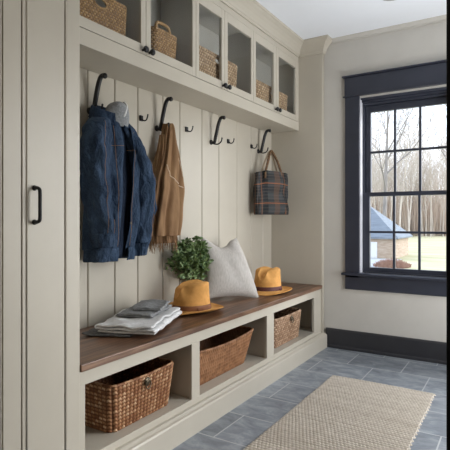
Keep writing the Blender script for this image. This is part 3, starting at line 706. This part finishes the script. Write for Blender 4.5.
# ------------------------------------------------------------------ hats
def fedora(cx, cy, z0, rot, band, lab, s=1.0, brim_up=.012, crease=.058):
    root = empty('fedora_hat', (cx, cy, z0), label=lab, cat='hat', group='mustard felt fedoras on the bench'); root.rotation_euler = (0, 0, rot)
    # local +x is the front of the hat
    def brim(u, v):
        a = 2*PI*u; ca, sa = math.cos(a), math.sin(a)
        ri_x, ri_y = .118*s, .104*s; ro_x, ro_y = .190*s, .178*s
        rx = ri_x+(ro_x-ri_x)*v; ry = ri_y+(ro_y-ri_y)*v
        z = .008+brim_up*(v**1.6)*(sa*sa)*1.6 - .010*max(0, ca)*v*v + .012*max(0, -ca)*v*v + .012*(1-v)**3
        z = max(z, .003)
        return Vector((rx*ca, ry*sa, z))
    link_mesh('brim', grid_mesh('brim', brim, 96, 14, closed_u=True), M['hat'], root, smooth=True, solid=.0035)
    f = MB(); f.tube([brim(i/96, 1)+Vector((0, 0, 0)) for i in range(96)], .0026, 6, closed=True); f.build('brim_edge', M['hat'], root, smooth=True)
    H0 = .172*s
    def crown(u, v):
        a = 2*PI*u; ca, sa = math.cos(a), math.sin(a)
        # v 0..0.62 = side wall, then the top closes
        if v < .6:
            t = v/.6; r = 1-.12*t-.02*math.sin(PI*t); z = H0*.86*t
        else:
            t = (v-.6)/.4; r = (.88)*math.cos(t*PI/2)**.72 if t < 1 else 0; z = H0*(.86+.14*math.sin(t*PI/2))
        x, y = .118*s*r*ca, .104*s*r*sa
        top = max(0, (z/H0-.42)/.58)
        # centre crease running front to back, deeper in front
        z -= crease*s*top**1.5*math.exp(-(y/(.030*s))**2)*(1.0+.7*x/(.118*s))
        z -= .018*s*top*(x/(.118*s))                        # slopes down to the front
        z -= .030*s*top**2*max(0, x/(.118*s)-.55)
        # front pinches
        pin = math.exp(-((x-.074*s)/(.036*s))**2)*math.exp(-((abs(y)-.076*s)/(.034*s))**2)*top
        y -= (1 if y > 0 else -1)*.038*s*pin
        return Vector((x, y, z+.008))
    link_mesh('crown', grid_mesh('crown', crown, 96, 50, closed_u=True), M['hat'], root, smooth=True)
    def bandf(u, v):
        a = 2*PI*u; z = .012+.036*s*v; t = (z-.008)/(H0*.86); r = (1-.12*t-.02*math.sin(PI*t))
        return Vector(((.118*s*r+.0022)*math.cos(a), (.104*s*r+.0022)*math.sin(a), z+.001))
    bo_ = link_mesh('hat_band', grid_mesh('hat_band', bandf, 96, 4, closed_u=True), band, root, smooth=True, solid=.002)
    f = MB(); f.box(-.020, .020, .1035*s, .110*s, .014, .036); f.build('band_bow', band, bo_, bevel=.002)
    return root
fedora(-1.712, 2.350, .5345, math.radians(245), M['band1'], 'mustard felt fedora with tan brown band in front of the leafy plant', s=1.04, brim_up=.018)
fedora(-1.675, 3.30, .5345, math.radians(272), M['band2'], 'mustard felt fedora with burgundy band at the far end right of the pillow', s=1.06, brim_up=.012, crease=.040)

# ------------------------------------------------------------------ plant
pl = empty('potted_plant', (-1.855, 2.605, .5345), label='bushy small leaved green plant in a cream pot behind the near fedora', cat='plant')
f = MB(); f.lathe([(.038, 0), (.052, .01), (.058, .06), (.056, .105), (.050, .112), (.047, .104), (.045, .09)], (0, 0, 0), 'z', 28); f.build('pot', M['pot'], pl, smooth=True)
f = MB(); f.lathe([(.001, .0), (.046, .0), (.046, .006), (.001, .008)], (0, 0, .088), 'z', 20); f.build('soil', M['soil'], pl)
st = MB(); lf = MB(); rr = random.Random(11)
for k in range(140):
    a = rr.uniform(0, 2*PI); el = rr.uniform(0, 1)
    tx = math.cos(a)*.072*(.3+.7*el)+.01; ty = math.sin(a)*.265*(.25+.75*el)-.075; tz = .16+.265*(1-.85*el*el)*rr.uniform(.74, 1.08)
    tx = max(tx, -.06)
    p0 = Vector((rr.uniform(-.02, .02), rr.uniform(-.02, .02), .09)); p2 = Vector((tx, ty, tz)); p1 = (p0+p2)/2+Vector((0, 0, .04)); p1.x *= .7; p1.y *= .7
    P = [p0*(1-t)**2+p1*2*t*(1-t)+p2*t*t for t in [i/8 for i in range(9)]]
    st.tube(P, [.0022-.00015*i for i in range(9)], 5)
    for i in range(3, 9):
        for s_ in (0, 1):
            for _ in range(2 if i > 5 else 1):
                b_ = P[i]; d = Vector((rr.uniform(-1, 1), rr.uniform(-1, 1), rr.uniform(-.2, .9))).normalized(); n_ = d.orthogonal().normalized(); n_.rotate(Matrix.Rotation(rr.uniform(0, 6.28), 3, d)); w_ = d.cross(n_)
                L_ = rr.uniform(.022, .036); wd = L_*.30
                pts = [b_, b_+d*L_*.35+w_*wd+n_*.002, b_+d*L_*.75+w_*wd*.7+n_*.001, b_+d*L_-n_*.003, b_+d*L_*.75-w_*wd*.7+n_*.001, b_+d*L_*.35-w_*wd+n_*.002, b_+d*L_*.5-n_*.002]
                if min(p.x for p in pts) < -.073: continue
                lf.add(pts, [(0, 1, 6), (1, 2, 6), (2, 3, 6), (3, 4, 6), (4, 5, 6), (5, 0, 6)])
st.build('stems', M['twig'], pl); lf.build('foliage', M['leaf'], pl)

# ------------------------------------------------------------------ pillow
pw_ = empty('throw_pillow', (-1.70, 2.83, .5345), label='grey linen throw pillow with dented top corner peaks between the two fedoras', cat='pillow')
def pillow(u, v):
    # u across, v up; u,v in 0..1 ; closed cushion from two sheets joined
    side = 1 if u < .5 else -1; uu = (u*2 if u < .5 else 2-u*2); a, b = uu*2-1, v*2-1
    S_ = .225
    pin = 1-.10*(1-abs(a)**2)*(abs(b)**3) ; pin2 = 1-.08*(1-abs(b)**2)*(abs(a)**3)
    x = a*S_*pin2; z = b*S_*pin
    x *= (1-.62*((b+1)/2)**1.5) if x > 0 else (1-.04*(b+1))
    th = .068*(max(0, 1-abs(a)**3)**.6)*(max(0, 1-abs(b)**3)**.6)*(1-.22*b)
    if b > .0:   # the chop in the top edge
        g = math.exp(-((a+.30)/.42)**2)*b**1.4; z -= .060*g; th *= 1-.35*g
    th += .003*math.sin(a*9+b*5)*(1-abs(a))*(1-abs(b))
    return Vector((th*side, x, z+S_))
o = link_mesh('cushion', grid_mesh('cushion', pillow, 80, 40, closed_u=True), M['linen'], pw_, smooth=True)
f = MB(); f.tube([pillow(0, i/40) for i in range(41)], .0028, 6); f.build('seam', M['linen'], pw_, smooth=True)
f = MB(); f.tube([pillow(.5, i/40) for i in range(41)], .0028, 6); f.build('seam', M['linen'], pw_, smooth=True)
pw_.rotation_euler = (math.radians(-4), math.radians(-17), math.radians(-26))
pw_.location = (-1.710, 2.83, .540)

# ------------------------------------------------------------------ folded cloths
def folded(name, cx, cy, z0, w, d, layers, th, rot, mat, lab, cat='towel', seed=0, droop=0, parts=None):
    """a serpentine ribbon swept along its width; w along local y, d along local x (fold direction)"""
    root = empty(name, (cx, cy, z0), label=lab, cat=cat); root.rotation_euler = (0, 0, rot); rr = random.Random(seed)
    prof = []; r = th/2
    for l in range(layers):
        z = r+l*th*1.02; ins = .006*rr.random()
        xs = [(-d/2+ins+r)+(d-2*r-ins)*i/14 for i in range(15)]
        if l % 2: xs = xs[::-1]
        prof += [(x, z+.0015*math.sin(x*40+l)) for x in xs]
        if l < layers-1:
            sgn = 1 if l % 2 == 0 else -1; ex = xs[-1]
            prof += [(ex+sgn*r*math.sin(PI*i/5), z+th*1.02*(1-math.cos(PI*i/5))/2) for i in range(1, 5)]
    n = len(prof)
    def fn(u, v):
        x, z = prof[min(n-1, round(u*(n-1)))]; y = (v-.5)*w
        k = z/(layers*th)
        y *= 1+.02*math.sin(k*9+seed)
        zz = z+.011*k*noise.noise(Vector((x*12+seed, y*12, 0)))*1.5+.004*k*noise.noise(Vector((x*35+seed, y*35, 3))) - droop*max(0, abs(v-.5)*2-.7)*k
        x2 = x*(1+.09*noise.noise(Vector((y*11, seed, k*3))))+.010*noise.noise(Vector((y*25, seed+x*5, k*5)))
        return Vector((x2, y, max(zz, r*.9)))
    me = grid_mesh(name+'_cloth', fn, n-1, 24)
    o = link_mesh('cloth', me, mat, root, smooth=True, solid=th*.86, subsurf=1)
    return root
folded('folded_cloth', -1.755, 1.775, .5355, .36, .25, 1, .013, math.radians(24), M['dcloth'], 'dark grey cloth lying flat on the bench under the white towel', 'cloth', 1)
folded('folded_towel', -1.700, 1.885, .5505, .50, .30, 3, .0145, math.radians(22), M['towel'], 'white folded towel in the middle of the stack on the bench', 'towel', 2, droop=.01)
folded('folded_cloth', -1.735, 1.945, .5960, .31, .20, 2, .011, math.radians(18), M['gcloth'], 'mid grey folded cloth lying directly on the white towel', 'cloth', 3, droop=.008)
folded('folded_cloth', -1.722, 1.985, .6200, .25, .165, 2, .0105, math.radians(28), M['gcloth'], 'grey folded cloth at the very top of the towel stack', 'cloth', 4, droop=.012)

# ------------------------------------------------------------------ rug
RX0, RX1, RY0_, RY1_ = -1.115, -.452, 1.15, 3.205
def rugmesh():
    rows = 92; cols = 34; su, sv = 5, 4; nu, nv = cols*su, rows*sv; rr = random.Random(5)
    rt = [rr.random() for _ in range(rows)]; ct = {}
    vs = []; ti = []
    for j in range(nv+1):
        row = min(rows-1, j//sv); fv = (j % sv)/sv
        for i in range(nu+1):
            fu = (i/su+.5*(row % 2)) % 1
            h = .002+.012*abs(math.sin(PI*fv))**.7*(.55+.45*abs(math.sin(PI*fu))**.7)
            e = (.006*(1 if row % 2 else -1)*abs(math.sin(PI*fv))) * (1 if i in (0, nu) else 0)*(1 if i else -1)
            x = RX0+(RX1-RX0)*i/nu+e+.006*noise.noise(Vector((0, j*.03, 2.)))
            y = RY0_+(RY1_-RY0_)*j/nv+.006*math.sin(i*.025)+(.004*(fu-.5))
            if i in (0, nu) or j in (0, nv): h = .001
            vs.append((x, y, h)); key = (int(i/su+.5*(row % 2)), row)
            if key not in ct: ct[key] = rr.random()
            ti.append((.25*rt[row]+.25*ct[key]+.5)*(.15 if j % sv == 0 else 1))  # row grooves get their shade painted as low tint
    cu = nu+1
    fs = [(j*cu+i, j*cu+i+1, (j+1)*cu+i+1, (j+1)*cu+i) for j in range(nv) for i in range(nu)]
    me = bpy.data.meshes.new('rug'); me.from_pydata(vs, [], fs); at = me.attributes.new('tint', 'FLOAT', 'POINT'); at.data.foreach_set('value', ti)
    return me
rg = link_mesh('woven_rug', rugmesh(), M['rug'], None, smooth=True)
props(rg, 'beige ribbed woven jute rug lying on the slate floor', 'rug')

# ------------------------------------------------------------------ ceiling light
def downlight(x, y, lab, power, cat='light'):
    root = empty('recessed_light', (x, y, ZC), label=lab, cat='light', group='recessed ceiling lights')
    f = MB(); n = 40; f.lathe([(.052, -.001), (.080, -.001), (.078, -.006), (.056, -.010), (.052, -.006)], (0, 0, 0), 'z', n)
    f.f = f.f[:-2]; f.fm = f.fm[:-2]
    f.build('trim_ring', M['frost'], root, smooth=True)
    f = MB(); f.lathe([(.001, -.002), (.052, -.002), (.052, -.004), (.001, -.004)], (0, 0, 0), 'z', 24); f.build('lens', M['fill_lamp'] if power else M['frost'], root)
    if not power: return root
    ld = bpy.data.lights.new('fill_lamp', 'AREA'); ld.shape = 'DISK'; ld.size = .11; ld.energy = power; ld.color = (1, .86, .70)
    lo = bpy.data.objects.new('fill_bulb', ld); C.objects.link(lo); lo.parent = root; lo.location = (0, 0, -.012)
    return root
downlight(-.75, 3.37, 'unlit recessed ceiling light near the window, cut by the top edge', 0)
downlight(-.15, .75, 'added recessed fill light beside the dark open door', 1.5)  # unseen downlight added for fill
downlight(-.4, .2, 'added recessed fill light behind the photographer', 2)  # also an added, unseen fill downlight

# ------------------------------------------------------------------ outdoors
ZG = -3.95
MB().box(-260, 160, 12, 420, ZG-.2, ZG).build('ground', M['lawn'])['kind'] = 'structure'
MB().box(-24.5, -12.6, 30, 62.0, ZG, ZG+.03).build('driveway', M['drive'])['kind'] = 'structure'
g = empty('garage', (-19, 66, ZG), label='garage with slate blue hip roof and white door beyond the lawn', cat='building'); A = g.location
gx0_, gx1_, gy0, gy1 = -26, -13.6, 62.5, 71; ze = ZG+2.75
MB(A).box(gx0_, gx1_, gy0, gy1, ZG, ze).build('walls', M['brick'], g)
f = MB(A); o_ = .5; rz = ze+4.3; ym = (gy0+gy1)/2
f.add([(gx0_-o_, gy0-o_, ze), (gx1_+o_, gy0-o_, ze), (gx1_+o_, gy1+o_, ze), (gx0_-o_, gy1+o_, ze), (gx0_+4.4, ym, rz), (gx1_-4.4, ym, rz),
       (gx0_-o_, gy0-o_, ze-.2), (gx1_+o_, gy0-o_, ze-.2), (gx1_+o_, gy1+o_, ze-.2), (gx0_-o_, gy1+o_, ze-.2)],
      [(0, 1, 5, 4), (1, 2, 5), (2, 3, 4, 5), (3, 0, 4), (0, 6, 7, 1), (1, 7, 8, 2), (2, 8, 9, 3), (3, 9, 6, 0), (6, 9, 8, 7)])
f.build('roof', M['roof'], g)
for a, b in ((-21.6, -19.2), (-18.6, -15.8)):
    f = MB(A); f.box(a, b, gy0-.06, gy0, ZG, ZG+2.1); 
    for k in range(4): f.box(a+.08, b-.08, gy0-.09, gy0-.06, ZG+.08+k*.5, ZG+.5+k*.5)
    f.build('garage_door', M['white'], g)
MB(A).box(gx0_-.3, gx1_+.3, gy0-.45, gy0-.38, ze-.22, ze-.02).build('gutter', M['white'], g)
# mulch bed with low shrubs in front of the garage
rr = random.Random(3)
f = MB((-11.5, 52, ZG)); 
for k in range(900):
    a = rr.uniform(0, 2*PI); r = math.sqrt(rr.random()); x, y = -11.6+1.9*r*math.cos(a), 52+2.2*r*math.sin(a); h = .25+.75*(1-r*r)*rr.uniform(.5, 1)
    f.tube([(x, y, ZG), (x+rr.uniform(-.25, .25), y+rr.uniform(-.25, .25), ZG+h)], [.03, .012], 3, caps=False)
o = f.build('leafless_shrub', M['mulch']); props(o, 'low reddish brown leafless shrub on the lawn in front of the garage', 'shrub')

def tree_mesh(name, h, r0, seed, depth, spread=.5, first=.35, k=5, nb=(7, 5, 4), minr=.01, wander=.05):
    rr = random.Random(seed); f = MB()
    def grow(p, d, L, r, lev):
        n = 7 if lev == 0 else 4; pts = [p]; q = p; dd = d.copy()
        for i in range(n):
            dd = (dd+Vector((rr.uniform(-1, 1), rr.uniform(-1, 1), rr.uniform(-.3, 1)))*(wander if lev == 0 else .16)).normalized(); q = q+dd*L/n; pts.append(q)
        f.tube(pts, [max(minr, r*(1-.82*i/n)) for i in range(n+1)], k if lev == 0 else (4 if lev == 1 else 3), caps=False)
        if lev >= depth: return
        for b_ in range(nb[min(lev, len(nb)-1)]):
            t = (first if lev == 0 else .2)+(1-(first if lev == 0 else .2))*(b_+rr.random()*.8)/nb[min(lev, len(nb)-1)]; t = min(t, .98); i = int(t*n); u = t*n-i
            bp_ = pts[i].lerp(pts[i+1], u); a = rr.uniform(0, 2*PI)
            out = Vector((math.cos(a), math.sin(a), rr.uniform(.3, 1.3))).normalized(); bd_ = (dd*(1-spread)+out*(spread+.25)).normalized() if lev else (Vector((0, 0, .5))+out*spread*1.6).normalized()
            grow(bp_, bd_, L*rr.uniform(.35, .55)*(1-.35*t if lev == 0 else 1), max(minr, r*(1-.8*t)*.6), lev+1)
    grow(Vector((0, 0, 0)), Vector((0, 0, 1)), h, r0, 0)
    return f
protos = [tree_mesh('bare_tree', 19+2*i, .22, 40+i, 3, spread=.40, first=.35, k=5, nb=(13, 5, 4), minr=.018).mesh('bare_tree') for i in range(6)]
for me in protos: me.materials.append(M['bark'])
rr = random.Random(21)
for k in range(84):
    t = k/83; dep = 128+rr.uniform(0, 45)
    s_ = .27+t*.24+rr.uniform(-.004, .004)          # horizontal direction from the window
    dx, dy = -.5306+.8476*s_, .8476+.5306*s_
    o = bpy.data.objects.new('bare_tree', protos[k % 6]); C.objects.link(o); o.location = (dx*dep, dy*dep, ZG-.05); o.rotation_euler = (0, 0, rr.uniform(0, 6.28)); q = rr.uniform(.75, 1.1); o.scale = (q, q, q*rr.uniform(.9, 1.1))
    props(o, 'bare winter tree in the woods beyond the lawn', 'tree', 'bare trees of the woods beyond the lawn')
f = MB((-34, 150, ZG)); rr = random.Random(8)
for k in range(5200):
    s_ = .24+rr.random()*.30; dep = 142+rr.random()*38; dx, dy = -.5306+.8476*s_, .8476+.5306*s_; x, y = dx*dep, dy*dep; h = rr.uniform(3, 15)*(1 if rr.random() < .7 else 1.5)
    f.tube([(x, y, ZG), (x+rr.uniform(-.8, .8), y, ZG+h*.6), (x+rr.uniform(-1.6, 1.6), y, ZG+h)], [.09, .06, .02], 3, caps=False)
o = f.build('brush_thicket', M['brush']); props(o, 'dense leafless brushwood filling the woods behind the lawn', 'thicket', kind='stuff')
# big trees standing closer
def near_tree(s_, dep, h, seed, lab, r0=.3, rot=0, **k):
    dx, dy = -.5306+.8476*s_, .8476+.5306*s_
    o = tree_mesh('tall_tree', h, r0, seed, 4, **k).build('tall_tree', M['bark2']); o.location = (dx*dep, dy*dep, ZG-.05); o.rotation_euler = (0, 0, rot)
    props(o, lab, 'tree')
near_tree(.335, 75, 27, 5, 'large bare branching tree behind the garage seen in the left panes', .42, spread=.55, first=.35, nb=(9, 6, 5, 4), minr=.02, k=8)
near_tree(.50, 62, 25, 9, 'large bare tree whose branches reach into the right hand panes', .36, spread=.6, first=.3, nb=(9, 6, 5, 4), minr=.018, k=8)

# ------------------------------------------------------------------ light
wd = bpy.data.worlds.new('overcast'); sc.world = wd; wd.use_nodes = True; nt = wd.node_tree; nt.nodes.clear()
out = N(nt, 'ShaderNodeOutputWorld'); bg = N(nt, 'ShaderNodeBackground'); tc_ = N(nt, 'ShaderNodeTexCoord'); sp = N(nt, 'ShaderNodeSeparateXYZ')
nt.links.new(tc_.outputs['Generated'], sp.inputs[0])
nt.links.new(ramp(nt, sp.outputs[2], [(0, (.94, .94, .94)), (.15, (.88, .93, 1.0)), (.7, (.76, .85, 1.0))]), bg.inputs[0])
bg.inputs[1].default_value = 2.4; nt.links.new(bg.outputs[0], out.inputs[0])
def area(name, loc, rot, sx, sy, power, color):
    ld = bpy.data.lights.new(name, 'AREA'); ld.shape = 'RECTANGLE'; ld.size = sx; ld.size_y = sy; ld.energy = power; ld.color = color
    o = bpy.data.objects.new(name, ld); C.objects.link(o); o.location = loc; o.rotation_euler = rot; return o
sl_ = bpy.data.lights.new('hazy_sun', 'SUN'); sl_.energy = 4.5; sl_.angle = math.radians(38); sl_.color = (1.0, .97, .93)
so_ = bpy.data.objects.new('hazy_sun', sl_); C.objects.link(so_); so_.rotation_euler = Vector((.66, .66, .36)).to_track_quat('Z', 'Y').to_euler()
# fill light added just outside the glass of the unseen right-hand window
area('window_fill', (XR+.16, 2.975, 1.15), (0, math.radians(112), 0), 2.0, 1.25, 46, (1.0, .975, .94))
# fill light added behind the camera, in front of the solid back wall
area('hall_fill', (-.3, YB+.03, 1.5), (math.radians(90), 0, 0), 1.6, 1.7, 2, (1.0, .90, .76))

# ------------------------------------------------------------------ camera
cd = bpy.data.cameras.new('camera'); cam = bpy.data.objects.new('camera', cd); C.objects.link(cam)
cam.location = (0, 0, 1.10); cam.rotation_euler = (math.radians(90), 0, .5594)
cd.sensor_width = 36; cd.lens = 36*472.2/450; cd.clip_start = .05; cd.clip_end = 1000
cd.shift_y = (225-219.3)/450*-1
sc.camera = cam
sc.view_settings.view_transform = 'Standard'; sc.view_settings.look = 'None'; sc.view_settings.gamma = 1; sc.view_settings.use_curve_mapping = False
sc.view_settings.exposure = 0.05
